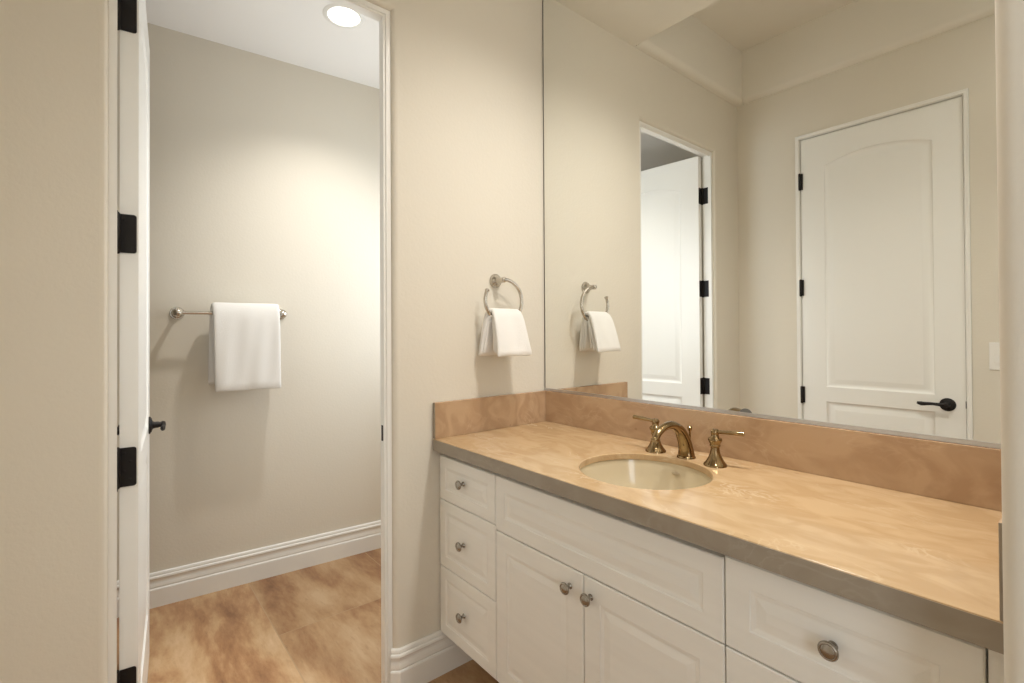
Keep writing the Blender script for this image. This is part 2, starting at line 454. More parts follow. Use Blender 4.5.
def plate_with_hole(bm, cx, cy, ra, rb, x0, x1, y0, y1, z0, z1, n=64):
    angs = sorted([2 * math.pi * k / n for k in range(n)] + [math.atan2(y - cy, x - cx) % (2 * math.pi) for x in (x0, x1) for y in (y0, y1)])
    angs = [a for i, a in enumerate(angs) if i == 0 or a - angs[i - 1] > 1e-5]
    def e(a):
        k = 1 / math.sqrt((math.cos(a) / ra) ** 2 + (math.sin(a) / rb) ** 2)
        return cx + k * math.cos(a), cy + k * math.sin(a)
    inner = [e(a) for a in angs]; outer = [rect_hit(cx, cy, a, x0, x1, y0, y1) for a in angs]
    rows = [[(p[0], p[1], z1) for p in inner], [(p[0], p[1], z1) for p in outer], [(p[0], p[1], z0) for p in outer], [(p[0], p[1], z0) for p in inner]]
    rows.append(rows[0])
    strip(bm, rows, closed=True)
    bmesh.ops.remove_doubles(bm, verts=bm.verts, dist=1e-6)
plate_with_hole(bm, TLX, TLY, 0.078, 0.078, -3.2, XT, TY0 - .1, TY1 + .1, ZC, ZC + 0.1)
struct(build('ceiling_toilet_room', bm, M_CEILT), 'white ceiling of the toilet room with one round light', 'ceiling')

# ------------------------------------------------------------------ baseboards
BASE = [(0.0, 0.0), (0.018, 0.0), (0.018, 0.082), (0.0160, 0.087), (0.0120, 0.089), (0.0135, 0.096), (0.0120, 0.107), (0.0085, 0.118), (0.0078, 0.126),
        (0.0085, 0.129), (0.0145, 0.131), (0.0165, 0.136), (0.0150, 0.143), (0.0105, 0.146), (0.0110, 0.152), (0.0090, 0.159), (0.0060, 0.162), (0.0, 0.162)]
def sweep(bm, path, prof, flip=1):
    """path: xy points with the room on the left; prof (out, z)."""
    P = [Vector((p[0], p[1])) for p in path]; n = len(P); rows = []
    for i in range(n):
        ds = []
        if i > 0: ds.append((P[i] - P[i - 1]).normalized())
        if i < n - 1: ds.append((P[i + 1] - P[i]).normalized())
        ns = [Vector((-d.y, d.x)) * flip for d in ds]
        m = sum(ns, Vector((0, 0))).normalized(); k = 1 / max(0.2, m.dot(ns[0]))
        rows.append([(P[i].x + m.x * k * q[0], P[i].y + m.y * k * q[0], q[1]) for q in prof])
    vs = strip(bm, rows, closed=True)
    bm.faces.new(vs[0]); bm.faces.new(vs[-1][::-1])
def baseboard(name, path, label, flip=1):
    bm = bmesh.new(); sweep(bm, path, BASE, flip)
    return struct(build(name, bm, M_TRIM), label, 'baseboard')
e = 0.001
baseboard('baseboard_left', [(XW - 0.016, OP1 + 0.012), (XW + 0.001, OP1 + 0.036), (XW + 0.001, 1.165)], 'stepped white baseboard between the doorway and the vanity', flip=-1)
baseboard('baseboard_near', [(XW + e, YB + e), (XW + e, OP0 - 0.038)], 'stepped white baseboard on the short wall beside the doorway', flip=-1)
baseboard('baseboard_back', [(D0 - 0.03, YB + e), (XW + 0.02, YB + e)], 'stepped white baseboard on the wall behind', flip=-1)
baseboard('baseboard_back_hall', [(HX, YB + e), (D1 + 0.03, YB + e)], 'stepped white baseboard past the closed door', flip=-1)
baseboard('baseboard_toilet_room', [(xtw(TY0) + e, TY0), (xtw(TY1) + e, TY1)], 'long stepped white baseboard under the towel bar', flip=-1)

# ------------------------------------------------------------------ door frames
CAS = [(0.004, 0.0), (0.004, 0.010), (0.0075, 0.0125), (0.0105, 0.0105), (0.0135, 0.0105), (0.0170, 0.0135), (0.0240, 0.0160), (0.0300, 0.0165), (0.0350, 0.0165), (0.0365, 0.0150), (0.0365, 0.0)]
CAS2 = [(0.002, 0.0), (0.002, 0.007), (0.006, 0.010), (0.012, 0.009), (0.018, 0.011), (0.022, 0.011), (0.023, 0.0)]
def casing_yz(bm, x, sgn, y0, y1, h, prof, z0=0.0):
    rows = [[(x + sgn * d, y0 - w, z0), (x + sgn * d, y0 - w, h + w), (x + sgn * d, y1 + w, h + w), (x + sgn * d, y1 + w, z0)] for w, d in prof]
    vs = strip(bm, rows)
    bm.faces.new([r[0] for r in vs]); bm.faces.new([r[-1] for r in vs][::-1])
def casing_xz(bm, y, sgn, x0, x1, h, prof, z0=0.0):
    rows = [[(x0 - w, y + sgn * d, z0), (x0 - w, y + sgn * d, h + w), (x1 + w, y + sgn * d, h + w), (x1 + w, y + sgn * d, z0)] for w, d in prof]
    vs = strip(bm, rows)
    bm.faces.new([r[0] for r in vs]); bm.faces.new([r[-1] for r in vs][::-1])
# lining of the toilet-room doorway (with stops), casing both sides
bm = B((XT - 0.006, XW - BR + 0.001, OP0 - 0.0178, OP0, 0, OPH), (XT - 0.006, XW - BR + 0.001, OP1, OP1 + 0.0178, 0, OPH),
       (XT - 0.006, XW - BR + 0.001, OP0 - 0.0178, OP1 + 0.0178, OPH, OPH + 0.0178))
box(bm, XT + 0.036, XT + 0.046, OP1 - 0.009, OP1 + 0.001, 0, OPH - 0.0092)
box(bm, XT + 0.036, XT + 0.046, OP0, OP1, OPH - 0.009, OPH + 0.001)
casing_yz(bm, XT - 0.0008, -1, OP0 - 0.003, OP1, OPH, CAS)
frame_t = struct(build('trim_3', bm, M_TRIM), 'white wooden frame lining the toilet room doorway', 'door frame')
bm = bmesh.new()
box(bm, XT + 0.004, XT + 0.032, OP1 - 0.0015, OP1 + 0.001, 0.905, 0.962)
build('strike_plate', bm, M_BRONZE, frame_t)['label'] = 'dark bronze strike plate'
# lining of the closed door
bm = B((D0 - 0.0178, D0 - 0.003, YB - 0.11, YB + 0.002, 0, DH), (D1 + 0.003, D1 + 0.0178, YB - 0.11, YB + 0.002, 0, DH),
       (D0 - 0.0178, D1 + 0.0178, YB - 0.11, YB + 0.002, DH + 0.003, DH + 0.0178))
casing_xz(bm, YB + 0.0008, 1, D0 - 0.003, D1 + 0.003, DH + 0.003, CAS2)
frame_c = struct(build('trim_4', bm, M_TRIM), 'narrow white frame around the closed door', 'door frame')
box_bm = B((D0 - 0.002, D1 + 0.002, YB - 0.12, YB - 0.075, 0, DH + 0.002))  # dark sheet behind the leaf, painting shade into the door cracks
build('gap_shade_panel', box_bm, M_DARK, frame_c)

# ------------------------------------------------------------------ panelled door leaves
def panel_face(bm, W, H, v, s, panels):
    """front face of a leaf at depth v, outward direction s along v. local coords (u, v, z).
    panels: list from bottom to top of (u0,u1,z0,z1,rise)."""
    NS = 20
    u0, u1 = panels[0][0], panels[0][1]
    us = [u0 + (u1 - u0) * k / NS for k in range(NS + 1)]
    def q(u, z, d=0.0): return (u, v - s * d, z)
    bmf = []
    strip(bm, [[q(0, 0), q(0, H)], [q(u0, 0), q(u0, H)]])
    strip(bm, [[q(u1, 0), q(u1, H)], [q(W, 0), q(W, H)]])
    zb = [0.0] * (NS + 1)
    def topz(p, k, ins=0.0):
        a, b = p[0] + ins, p[1] - ins
        t = k / NS
        return p[3] - ins + (p[4] * (1 - (2 * t - 1) ** 2) if p[4] else 0.0)
    for p in panels:
        strip(bm, [[q(us[k], zb[k]) for k in range(NS + 1)], [q(us[k], p[2]) for k in range(NS + 1)]])
        loops = []
        for ins, d in ((0, 0), (0.005, 0.006), (0.012, 0.0085), (0.020, 0.009), (0.026, 0.0085), (0.046, 0.003), (0.050, 0.0028)):
            a, b, c = p[0] + ins, p[1] - ins, p[2] + ins
            bot = [q(a + (b - a) * k / NS, c, d) for k in range(NS + 1)]
            top = [q(a + (b - a) * k / NS, topz(p, k, ins), d) for k in range(NS, -1, -1)]
            loops.append(bot + top)
        vs = strip(bm, loops, closed=True)
        m = len(vs[-1])
        for k in range(NS):
            bm.faces.new((vs[-1][k], vs[-1][k + 1], vs[-1][m - 2 - k], vs[-1][m - 1 - k]))
        zb = [topz(p, k) for k in range(NS + 1)]
    strip(bm, [[q(us[k], zb[k]) for k in range(NS + 1)], [q(us[k], H) for k in range(NS + 1)]])
def leaf_mesh(W, H, T, panels):
    bm = bmesh.new()
    panel_face(bm, W, H, 0.0, -1, panels)     # face at v=0 looking to -v
    panel_face(bm, W, H, T, 1, panels)        # face at v=T looking to +v
    strip(bm, [[(0, 0, 0), (0, T, 0)], [(W, 0, 0), (W, T, 0)], [(W, 0, H), (W, T, H)], [(0, 0, H), (0, T, H)], [(0, 0, 0), (0, T, 0)]])
    bmesh.ops.remove_doubles(bm, verts=bm.verts, dist=1e-5)
    return bm
def lever_set(door, u, z, v, s, du, mat=M_BRONZE):
    """lever handle on the leaf: rosette and lever; s outward along v, du = lever direction along u. coords local to the door"""
    bm = bmesh.new()
    lathe(bm, [(0.034, 0), (0.034, 0.004), (0.031, 0.006), (0.0295, 0.0055), (0.027, 0.009), (0.020, 0.011), (0.0145, 0.013), (0.0125, 0.020),
               (0.0125, 0.030), (0.0105, 0.034), (0.0105, 0.040)], (u, v, z), (0, s, 0))
    h = smooth_by_angle(build('door_handle', bm, mat), 35); h.parent = door
    bm = bmesh.new()
    p = catmull([(u - du * 0.004, v + s * 0.044, z), (u + du * 0.025, v + s * 0.049, z + 0.002), (u + du * 0.06, v + s * 0.049, z + 0.003),
                 (u + du * 0.095, v + s * 0.047, z + 0.000), (u + du * 0.118, v + s * 0.044, z + 0.003)], 6)
    tube(bm, p, [0.0125, 0.0095, 0.0075, 0.0085, 0.0110, 0.0065], 14, side=(0, s, 0), sx=0.75)
    lathe(bm, [(0.0, -0.002), (0.011, 0), (0.0125, 0.006), (0.010, 0.013), (0, 0.015)], (u, v + s * 0.040, z), (0, s, 0), 18)
    l = smooth_by_angle(build('lever', bm, mat), 45); l.parent = h
    return h

# closed door: local origin at hinge-side bottom front; u along +X, front face at v=0... faces +Y
DW = D1 - D0
PAN = [(0.130, 0.645, 0.215, 0.855, 0.0), (0.130, 0.645, 0.945, 2.305, 0.050)]
door1 = struct(build('door_1', leaf_mesh(DW, DH - 0.012, 0.040, PAN), M_DOOR), 'closed white two panel door with arched top, seen in the mirror', 'door')
smooth_by_angle(door1, 35)
door1.location = (D0, YB - 0.048, 0.010)
lever_set(door1, DW - 0.072, 0.898, 0.040, 1, -1)
for i, z in enumerate((2.236, 1.565, 0.892, 0.24)):
    bm = bmesh.new()
    lathe(bm, [(0.0045, 0.0), (0.0075, 0.004), (0.0075, 0.1035), (0.0045, 0.1075)], (-0.0015, 0.0555, z - 0.06), (0, 0, 1), 14)
    box(bm, -0.003, 0.012, 0.0395, 0.050, z - 0.055, z + 0.045)
    h = smooth_by_angle(build('hinge', bm, M_BRONZE), 40); h.parent = door1
    h['label'] = 'dark bronze hinge'
bm = bmesh.new(); box(bm, DW - 0.002, DW + 0.0014, 0.018, 0.0412, 0.885, 0.922)
build('latch', bm, M_BRONZE).parent = door1

# open toilet-room door: local u from hinge edge, rotated about the hinge
TW = 0.752
door2 = struct(build('door_2', leaf_mesh(TW, OPH - 0.014, 0.0415, [(0.125, TW - 0.125, 0.215, 0.845, 0.0), (0.125, TW - 0.125, 0.935, 2.240, 0.050)]), M_DOOR),
               'white panelled door standing open into the toilet room', 'door')
smooth_by_angle(door2, 35)
door2.location = (XT - 0.015, OP0 + 0.006, 0.010)
door2.rotation_euler = (0, 0, math.pi - math.radians(4.95))
# in local axes the room-side face is v=0 (world +Y after the turn is -v)
door2.data.transform(Matrix.Translation((0, -0.0415, 0)))
lever_set(door2, TW - 0.066, 0.932, -0.0415, -1, -1)
lever_set(door2, TW - 0.066, 0.932, 0.0, 1, -1)
for z in (2.186, 1.570, 0.926, 0.320):
    bm = bmesh.new()
    bmx = bmesh.new()
    rr_ = [(-0.0375 + 0.007 - 0.007 * math.cos(a), z + 0.0535 - 0.007 + 0.007 * math.sin(a)) for a in (math.pi / 2 * k / 5 for k in range(6))]
    lo_ = [(y_, 2 * z - z_) for y_, z_ in rr_][::-1]
    prism(bmx, [(-0.0005, z - 0.0535), (-0.0005, z + 0.0535)] + rr_[::-1] + lo_[::-1], 0, -0.0022, 0.0004)
    h = build('hinge', bmx, M_BRONZE)
    h.parent = door2; h['label'] = 'dark bronze hinge'
    bm = bmesh.new()
    lathe(bm, [(0.004, 0), (0.0068, 0.004), (0.0068, 0.110), (0.004, 0.114)], (-0.005, 0.0045, z - 0.057), (0, 0, 1), 14)
    k = smooth_by_angle(build('hinge_knuckle', bm, M_BRONZE), 40); k.parent = h
    bm = bmesh.new()
    for dz in (-0.036, -0.012, 0.014, 0.038):
        lathe(bm, [(0.004, 0), (0.004, 0.0008), (0.0015, 0.0014), (0, 0.0012)], (-0.0021, -0.0185 + (0.008 if dz in (-0.012, 0.038) else -0.006), z + dz), (-1, 0, 0), 10)
    sc_ = build('screw', bm, M_BRONZE); sc_.parent = h
# jamb leaves stay on the frame
for z in (2.196, 1.580, 0.936, 0.330):
    o = build('hinge_leaf', B((XT - 0.003, XT + 0.030, OP0 - 0.001, OP0 + 0.0022, z - 0.0535, z + 0.0535)), M_BRONZE, frame_t)

# ------------------------------------------------------------------ vanity: three cabinet units
def front_mesh(x0, x1, z0, z1, yf, t=0.019, m=0.052, flat=False):
    """drawer or door front facing -Y with a routed raised panel"""
    bm = bmesh.new()
    loops = [(0.0, t), (0.0, 0.0025), (0.0025, 0.0)]
    k = min(1.0, (min(x1 - x0, z1 - z0) / 2 - 0.005) / (m + 0.034))
    if not flat:
        loops += [(m * k, 0.0), ((m + 0.002) * k, 0.0022), ((m + 0.006) * k, 0.0026), ((m + 0.010) * k, 0.0034), ((m + 0.013) * k, 0.0034),
                  ((m + 0.030) * k, 0.0012), ((m + 0.032) * k, 0.0010)]
    rows = [[(x0 + i, yf + d, z0 + i), (x1 - i, yf + d, z0 + i), (x1 - i, yf + d, z1 - i), (x0 + i, yf + d, z1 - i)] for i, d in loops]
    vs = strip(bm, rows, closed=True)
    bm.faces.new(vs[-1]); bm.faces.new(vs[0][::-1])
    return bm
def knob(parent, x, z, yf):
    bm = bmesh.new()
    lathe(bm, [(0.0085, 0.0), (0.0085, 0.002), (0.0055, 0.004), (0.0048, 0.010), (0.0065, 0.014), (0.0120, 0.0175), (0.0160, 0.0205), (0.0166, 0.0230),
               (0.0150, 0.0258), (0.0128, 0.0266), (0.0118, 0.0258), (0.0095, 0.0275), (0.0050, 0.0288), (0.0, 0.0292)], (x, yf + 0.0005, z), (0, -1, 0), 28)
    o = smooth_by_angle(build('knob', bm, M_KNOB, parent), 60)
    o['label'] = 'round pewter knob'
    return o
YC, YD = 1.006, 0.985        # carcass front, face of the fronts
def unit(name, x0, x1, label):
    t = thing(name, ((x0 + x1) / 2, 1.27, 0.0), label, 'cabinet')
    z0, z1 = 0.158, CB - 0.001
    bm = B((x0, x1, YC, YC + 0.018, z1 - 0.03, z1), (x0, x0 + 0.018, YC, YM - 0.02, z0, z1 - 0.03), (x1 - 0.018, x1, YC, YM - 0.02, z0, z1 - 0.03),
           (x0 + 0.018, x1 - 0.018, YC, YM - 0.02, z0, z0 + 0.018), (x0 + 0.018, x1 - 0.018, YM - 0.03, YM - 0.02, z0 + 0.018, z1 - 0.03),
           (x0 + 0.018, x1 - 0.018, YC + 0.004, YC + 0.014, z0 + 0.018, z1 - 0.03))
    build('carcass', bm, M_CAB, t)
    build('toe_kick', B((x0, x1, 1.170, 1.188, 0.0, z0 - 0.0005)), M_CAB, t)
    return t
G = 0.0016
XA, XB_, XC, XD = XW + 0.0035, -1.2915, -0.514, -0.1205
ROWS = [(0.6685, 0.8315), (0.4170, 0.6655), (0.1600, 0.4140)]
ua = unit('drawer_cabinet', XA, XB_ - 0.0006, 'narrow white three drawer vanity cabinet beside the stepped baseboard')
for (z0, z1), kz in zip(ROWS, (0.7585, 0.5400, 0.2880)):
    d = build('drawer', front_mesh(XA + G, XB_ - G, z0, z1, YD, m=0.040), M_CAB, ua)
    knob(d, (XA + XB_) / 2 - 0.012, kz, YD)
ub = unit('sink_cabinet', XB_ + 0.0006, XC - 0.0006, 'wide white vanity cabinet under the sink with two doors')
build('false_front', front_mesh(XB_ + G, XC - G, 0.6545, 0.8315, YD, m=0.046), M_CAB, ub)
XM = -0.9055
for (x0, x1, kx) in ((XB_ + G, XM - G, XM - 0.049), (XM + G, XC - G, XM + 0.026)):
    d = build('door', front_mesh(x0, x1, 0.160, 0.6510, YD, m=0.055), M_CAB, ub)
    knob(d, kx, 0.602, YD)
uc = unit('drawer_cabinet', XC + 0.0006, XS - 0.0035, 'white vanity drawer cabinet at the end against the pale textured wall')
for (z0, z1), kz in zip([(0.6545, 0.8385), (0.4170, 0.6510), (0.1600, 0.4140)], (0.748, 0.534, 0.287)):
    d = build('drawer', front_mesh(XC + G, XD - G, z0, z1, YD, m=0.050), M_CAB, uc)
    knob(d, (XC + XD) / 2, kz, YD)
build('filler_strip', B((XD + G, XS - 0.004, YD + 0.004, YC, 0.160, 0.850)), M_CAB, uc)

# ------------------------------------------------------------------ countertop, splashes, sink
SX, SY, RA, RB = -0.875, 1.214, 0.190, 0.183
ct = thing('countertop', (-0.87, 1.27, CB), 'polished beige marble vanity countertop with matching low splashes', 'countertop')
bm = bmesh.new()
SB = CT - 0.021
plate_with_hole(bm, SX, SY, RA, RB, XW + 0.0095, XS - 0.001, YF, YM - 0.001, SB, CT, 72)
build('slab', bm, M_MARBLE, ct, bevel=0.003, seg=2, angle=50)
o = build('front_edge', B((XW + 0.0095, XS - 0.001, YF - 0.0012, YF + 0.030, CB, SB - 0.0002), (XW + 0.0095, XS - 0.001, YF - 0.0012, YF - 0.0002, SB - 0.0002, CT - 0.0022)), M_STONEEDGE, ct)
o['label'] = 'greyer honed front edge'
ST, SH = 0.0170, 0.1363
build('backsplash', B((XW + ST + 0.0028, XS - 0.0138, YM - 0.001 - ST, YM - 0.001, CT + 0.0002, CT + SH)), M_SPLASH, ct, bevel=0.0012)
build('side_splash', B((XW + 0.001, XW + 0.002 + ST, YF + 0.003, YM - 0.001, CT + 0.0002, CT + SH)), M_SPLASH, ct, bevel=0.0012)
build('side_splash', B((XS - 0.0128, XS - 0.0008, YF + 0.001, YM - 0.001, CT + 0.0002, CT + SH)), M_SPLASH, ct, bevel=0.0012)

for o in list(COL.objects):
    if o.name.startswith('side_splash'):
        o.data.materials.append(M_STONEEDGE)
        for p in o.data.polygons:
            if p.normal.y < -0.9: p.material_index = 1
sk = thing('sink', (SX, SY, SB - 0.16), 'oval biscuit porcelain undermount sink below the marble counter', 'sink')
bm = bmesh.new()
prof_in = [(1.0, 0.0), (0.985, -0.012), (0.955, -0.040), (0.90, -0.075), (0.80, -0.108), (0.64, -0.132), (0.42, -0.146), (0.20, -0.151), (0.115, -0.1525)]
rows = []
def ell(k, z, extra=0.0):
    return [(SX + (RA * k + 0.004 + extra) * math.cos(t), SY + (RB * k + 0.004 + extra) * math.sin(t), z) for t in (2 * math.pi * j / 56 for j in range(56))]
for k, z in prof_in[::-1]: rows.append(ell(k, SB - 0.0006 + z))
rows.append(ell(1.0, SB - 0.0006, 0.022)); rows.append(ell(1.0, SB - 0.012, 0.022)); rows.append(ell(1.0, SB - 0.012, 0.010))
for k, z in prof_in[1:]: rows.append(ell(k, SB - 0.012 + z, 0.010))
strip(bm, rows, closed=True)
smooth_by_angle(build('basin', bm, M_SINK, sk), 50)
bm = bmesh.new()
lathe(bm, [(0.0, -0.004), (0.016, -0.004), (0.018, 0.0), (0.026, 0.0015), (0.029, -0.001), (0.029, -0.012), (0.0, -0.012)], (SX, SY, SB - 0.1515), (0, 0, 1), 28)
smooth_by_angle(build('drain', bm, M_BRASS, sk), 40)
bm = bmesh.new()   # overflow slot in the back of the bowl
lathe(bm, [(0.0, 0.0012), (0.7, 0.0012), (1.0, 0.0), (1.0, -0.006), (0, -0.006)], (SX - 0.008, SY + 0.1795, SB - 0.0275), (0.02, -0.94, 0.34), 20, sx=0.006, sy=0.015)
smooth_by_angle(build('overflow', bm, plain('bronze_overflow_insert', (0.42, 0.34, 0.22), 0.4, bump=(40.0, 0.02, 0.0005)), sk), 40)

# ------------------------------------------------------------------ faucet (widespread, one thing)
fc = thing('faucet', (SX, 1.42, CT), 'antique brass widespread faucet with two lever handles behind the sink', 'faucet')
FX, FY = -0.868, 1.430
bm = bmesh.new()
lathe(bm, [(0.0290, 0.0), (0.0290, 0.003), (0.0270, 0.006), (0.0250, 0.007)], (FX, FY, CT), (0, 0, 1), 32)
p = catmull([(FX, FY + 0.001, CT + 0.004), (FX, FY - 0.002, CT + 0.028), (FX, FY - 0.014, CT + 0.060), (FX, FY - 0.040, CT + 0.093), (FX, FY - 0.080, CT + 0.112),
             (FX, FY - 0.122, CT + 0.111), (FX, FY - 0.154, CT + 0.096), (FX, FY - 0.168, CT + 0.080)], 8)
tube(bm, p, [0.0235, 0.0205, 0.0185, 0.0160, 0.0132, 0.0112, 0.0102, 0.0100], 20, side=(1, 0, 0), sx=1.18)
lathe(bm, [(0.0100, 0), (0.0116, 0.002), (0.0116, 0.008), (0.0095, 0.010), (0.008, 0.0095)], p[-1] + Vector((0, 0.0015, 0.004)), (p[-1] - p[-3]), 20)
smooth_by_angle(build('spout', bm, M_BRASS, fc), 50)
bm = bmesh.new()
lathe(bm, [(0.0035, -0.03), (0.0035, 0.016), (0.0055, 0.019), (0.0075, 0.026), (0.0080, 0.030), (0.0055, 0.033), (0.0, 0.034)], (FX - 0.006, FY + 0.032, CT + 0.062), (0, 0, 1), 16)
lathe(bm, [(0.0075, 0), (0.006, 0.004), (0.004, 0.010), (0.0035, 0.04)], (FX - 0.006, FY + 0.032, CT), (0, 0, 1), 16)
smooth_by_angle(build('lift_rod', bm, M_BRASS, fc), 45)
def faucet_handle(x, y, dx, dy):
    bm = bmesh.new()
    lathe(bm, [(0.0335, 0.0), (0.0335, 0.003), (0.0315, 0.006), (0.0260, 0.013), (0.0195, 0.024), (0.0150, 0.036), (0.0128, 0.048), (0.0125, 0.056), (0.0150, 0.058),
               (0.0155, 0.061), (0.0145, 0.063), (0.0185, 0.072), (0.0205, 0.077), (0.0195, 0.081), (0.0130, 0.085), (0.0105, 0.090), (0.0115, 0.096), (0.0120, 0.104), (0.0085, 0.109), (0.0, 0.110)],
          (x, y, CT), (0, 0, 1), 32)
    h = smooth_by_angle(build('handle', bm, M_BRASS, fc), 45)
    d = Vector((dx, dy, 0)).normalized()
    bm = bmesh.new()
    c = Vector((x, y, CT + 0.100))
    p = catmull([c - d * 0.010, c + d * 0.016 + Vector((0, 0, .001)), c + d * 0.05 + Vector((0, 0, .002)), c + d * (0.094 if dx < 0 else 0.080) + Vector((0, 0, .002))], 6)
    tube(bm, p, [0.0085, 0.0068, 0.0068, 0.0078, 0.0088, 0.0092], 14, side=(0, 0, 1), sx=0.8)
    smooth_by_angle(build('lever', bm, M_BRASS, h), 45)
faucet_handle(-0.978, 1.425, -1.0, 0.10)
faucet_handle(-0.760, 1.410, 1.0, 0.34)

# ------------------------------------------------------------------ mirror
mr = thing('wall_mirror', (-0.87, YM - 0.004, CT + SH), 'large frameless wall mirror resting on the marble backsplash', 'mirror')
MX0, MZ0 = XW + 0.006, CT + SH + 0.001
build('mirror_glass', B((MX0 + 0.0012, XS - 0.003, YM - 0.0062, YM - 0.001, MZ0 + 0.0008, ZS - 0.003)), M_MIRROR, mr)
build('mirror_edge', B((MX0 - 0.0030, MX0 + 0.0010, YM - 0.0066, YM - 0.001, MZ0 + 0.0008, ZS - 0.003)), M_EDGE, mr)
build('bottom_channel', B((MX0, XS - 0.003, YM - 0.0092, YM - 0.0064, MZ0, MZ0 + 0.011)), M_STEEL, mr)
bm = bmesh.new()
cx, cz = -0.729, MZ0 + 0.0060
pts = [(cx + 0.020 * math.cos(a), cz + 0.017 * math.sin(a)) for a in (math.pi * k / 14 for k in range(15))]
prism(bm, pts, 1, YM - 0.0072, YM - 0.0063)
o = build('mirror_clip', bm, plain('grey_plastic', (0.16, 0.165, 0.165), 0.35, bump=(60.0, 0.02, 0.0005)), mr); o['label'] = 'small half-round grey clip'

# ------------------------------------------------------------------ towel bar and towel in the toilet room
ang = math.atan(0.075)
nrm = Vector((1, -0.075, 0)).normalized(); alo = Vector((0.075, 1, 0)).normalized()
def tw(y, e, z): # point e in front of the toilet-room wall
    return Vector((xtw(y), y, 0)) + nrm * e + Vector((0, 0, z))
BZ, BE = 1.403, 0.090
tb = thing('towel_bar', tw(0.50, 0.0, BZ), 'brushed nickel towel bar on the toilet room wall', 'towel bar')
bm = bmesh.new(); tube(bm, [tw(0.253, BE, BZ), tw(0.735, BE, BZ)], 0.0085, 18)
smooth_by_angle(build('bar', bm, M_NICKEL, tb), 40)
for y in (0.264, 0.724):
    bm = bmesh.new()
    lathe(bm, [(0.0310, 0.0008), (0.0310, 0.004), (0.0285, 0.007), (0.0260, 0.007), (0.0220, 0.011), (0.0130, 0.014), (0.0105, 0.020), (0.0100, 0.040), (0.0125, 0.046), (0.0185, 0.050),
               (0.0215, 0.056), (0.0215, 0.068), (0.0185, 0.074), (0.0110, 0.076), (0.0085, 0.079), (0.0, 0.081)], tw(y, 0, BZ), nrm, 28)
    for v in bm.verts:   # longer neck between the rosette and the bar
        h_ = (v.co - tw(y, 0, BZ)).dot(nrm)
        if h_ > 0.030: v.co += nrm * (BE - 0.062)
    smooth_by_angle(build('post', bm, M_NICKEL, tb), 45)

def hang_layers(bm, place, w0, w1, layers, segw=22, flare=None, jitter=0.002, seed=1):
    """folded cloth over a rod. layers: list of (profile points [(e,z)...]) centre lines with thickness; place(y,e,z)."""
    rnd = random.Random(seed)
    for (path, th, ww0, ww1) in layers:
        pts = catmull([Vector((p[0], p[1], 0)) for p in path], 5)
        n = len(pts); left = []; right = []
        for i in range(n):
            t = (pts[min(i + 1, n - 1)] - pts[max(i - 1, 0)]).normalized(); nn = Vector((-t.y, t.x, 0))
            k = min(1.0, 0.35 + min(i, n - 1 - i) * 0.40)
            left.append(pts[i] + nn * th / 2 * k); right.append(pts[i] - nn * th / 2 * k)
        loop = left + right[::-1]
        rows = []
        ph = rnd.uniform(0, 6)
        for j in range(segw + 1):
            f = j / segw; edge = min(f, 1 - f)
            row = []
            for i, q in enumerate(loop):
                s = i if i < n else 2 * n - 1 - i
                fs = s / (n - 1)
                a0, a1 = ww0(fs), ww1(fs)
                rnd_edge = 0.0 if edge > 0.001 else 0.0
                y = a0 + (a1 - a0) * f
                wob = jitter * (math.sin(y * 41 + ph + fs * 5) + 0.6 * math.sin(y * 83 + ph * 2 - fs * 11))
                amt = min(1, abs(fs - 0.5) * 2.4)
                sq = 1.0 if 0.5 < j < segw - 0.5 else 0.72     # soft side edges
                c = pts[s]
                q2 = c + (q - c) * sq
                row.append(place(y, q2.x + wob * amt, q2.y + 0.5 * wob * (1 if fs in (0, 1) else 0)))
            rows.append(row)
        vs = strip(bm, rows, closed=True)
        m = len(vs[0])
        for R in (vs[0], vs[-1]):
            for i in range(n - 1):
                bm.faces.new((R[i], R[i + 1], R[m - 2 - i], R[m - 1 - i]))
rz = BZ
def lin(a, b): return lambda f: a + (b - a) * f
bm = bmesh.new()
outer = [(BE + 0.058, rz - 0.385), (BE + 0.054, rz - 0.30), (BE + 0.048, rz - 0.15), (BE + 0.040, rz - 0.02), (BE + 0.020, rz + 0.036), (BE - 0.006, rz + 0.040), (BE - 0.030, rz + 0.018), (BE - 0.033, rz - 0.06), (BE - 0.034, rz - 0.20), (BE - 0.035, rz - 0.355)]
inner = [(BE + 0.030, rz - 0.372), (BE + 0.029, rz - 0.29), (BE + 0.025, rz - 0.14), (BE + 0.020, rz - 0.02), (BE + 0.010, rz + 0.017), (BE - 0.002, rz + 0.020), (BE - 0.013, rz + 0.008), (BE - 0.015, rz - 0.06), (BE - 0.016, rz - 0.18), (BE - 0.017, rz - 0.345)]
hang_layers(bm, tw, 0, 0, [(outer, 0.021, lin(0.414, 0.389), lin(0.708, 0.697)), (inner, 0.015, lin(0.416, 0.395), lin(0.704, 0.694))], jitter=0.0022, seed=3)
o = build('bath_towel', bm, M_TOWEL, smooth=True)
md = o.modifiers.new('sub', 'SUBSURF'); md.levels = 1; md.render_levels = 2
tag(o, 'thick white bath towel folded over the long towel bar', 'towel')

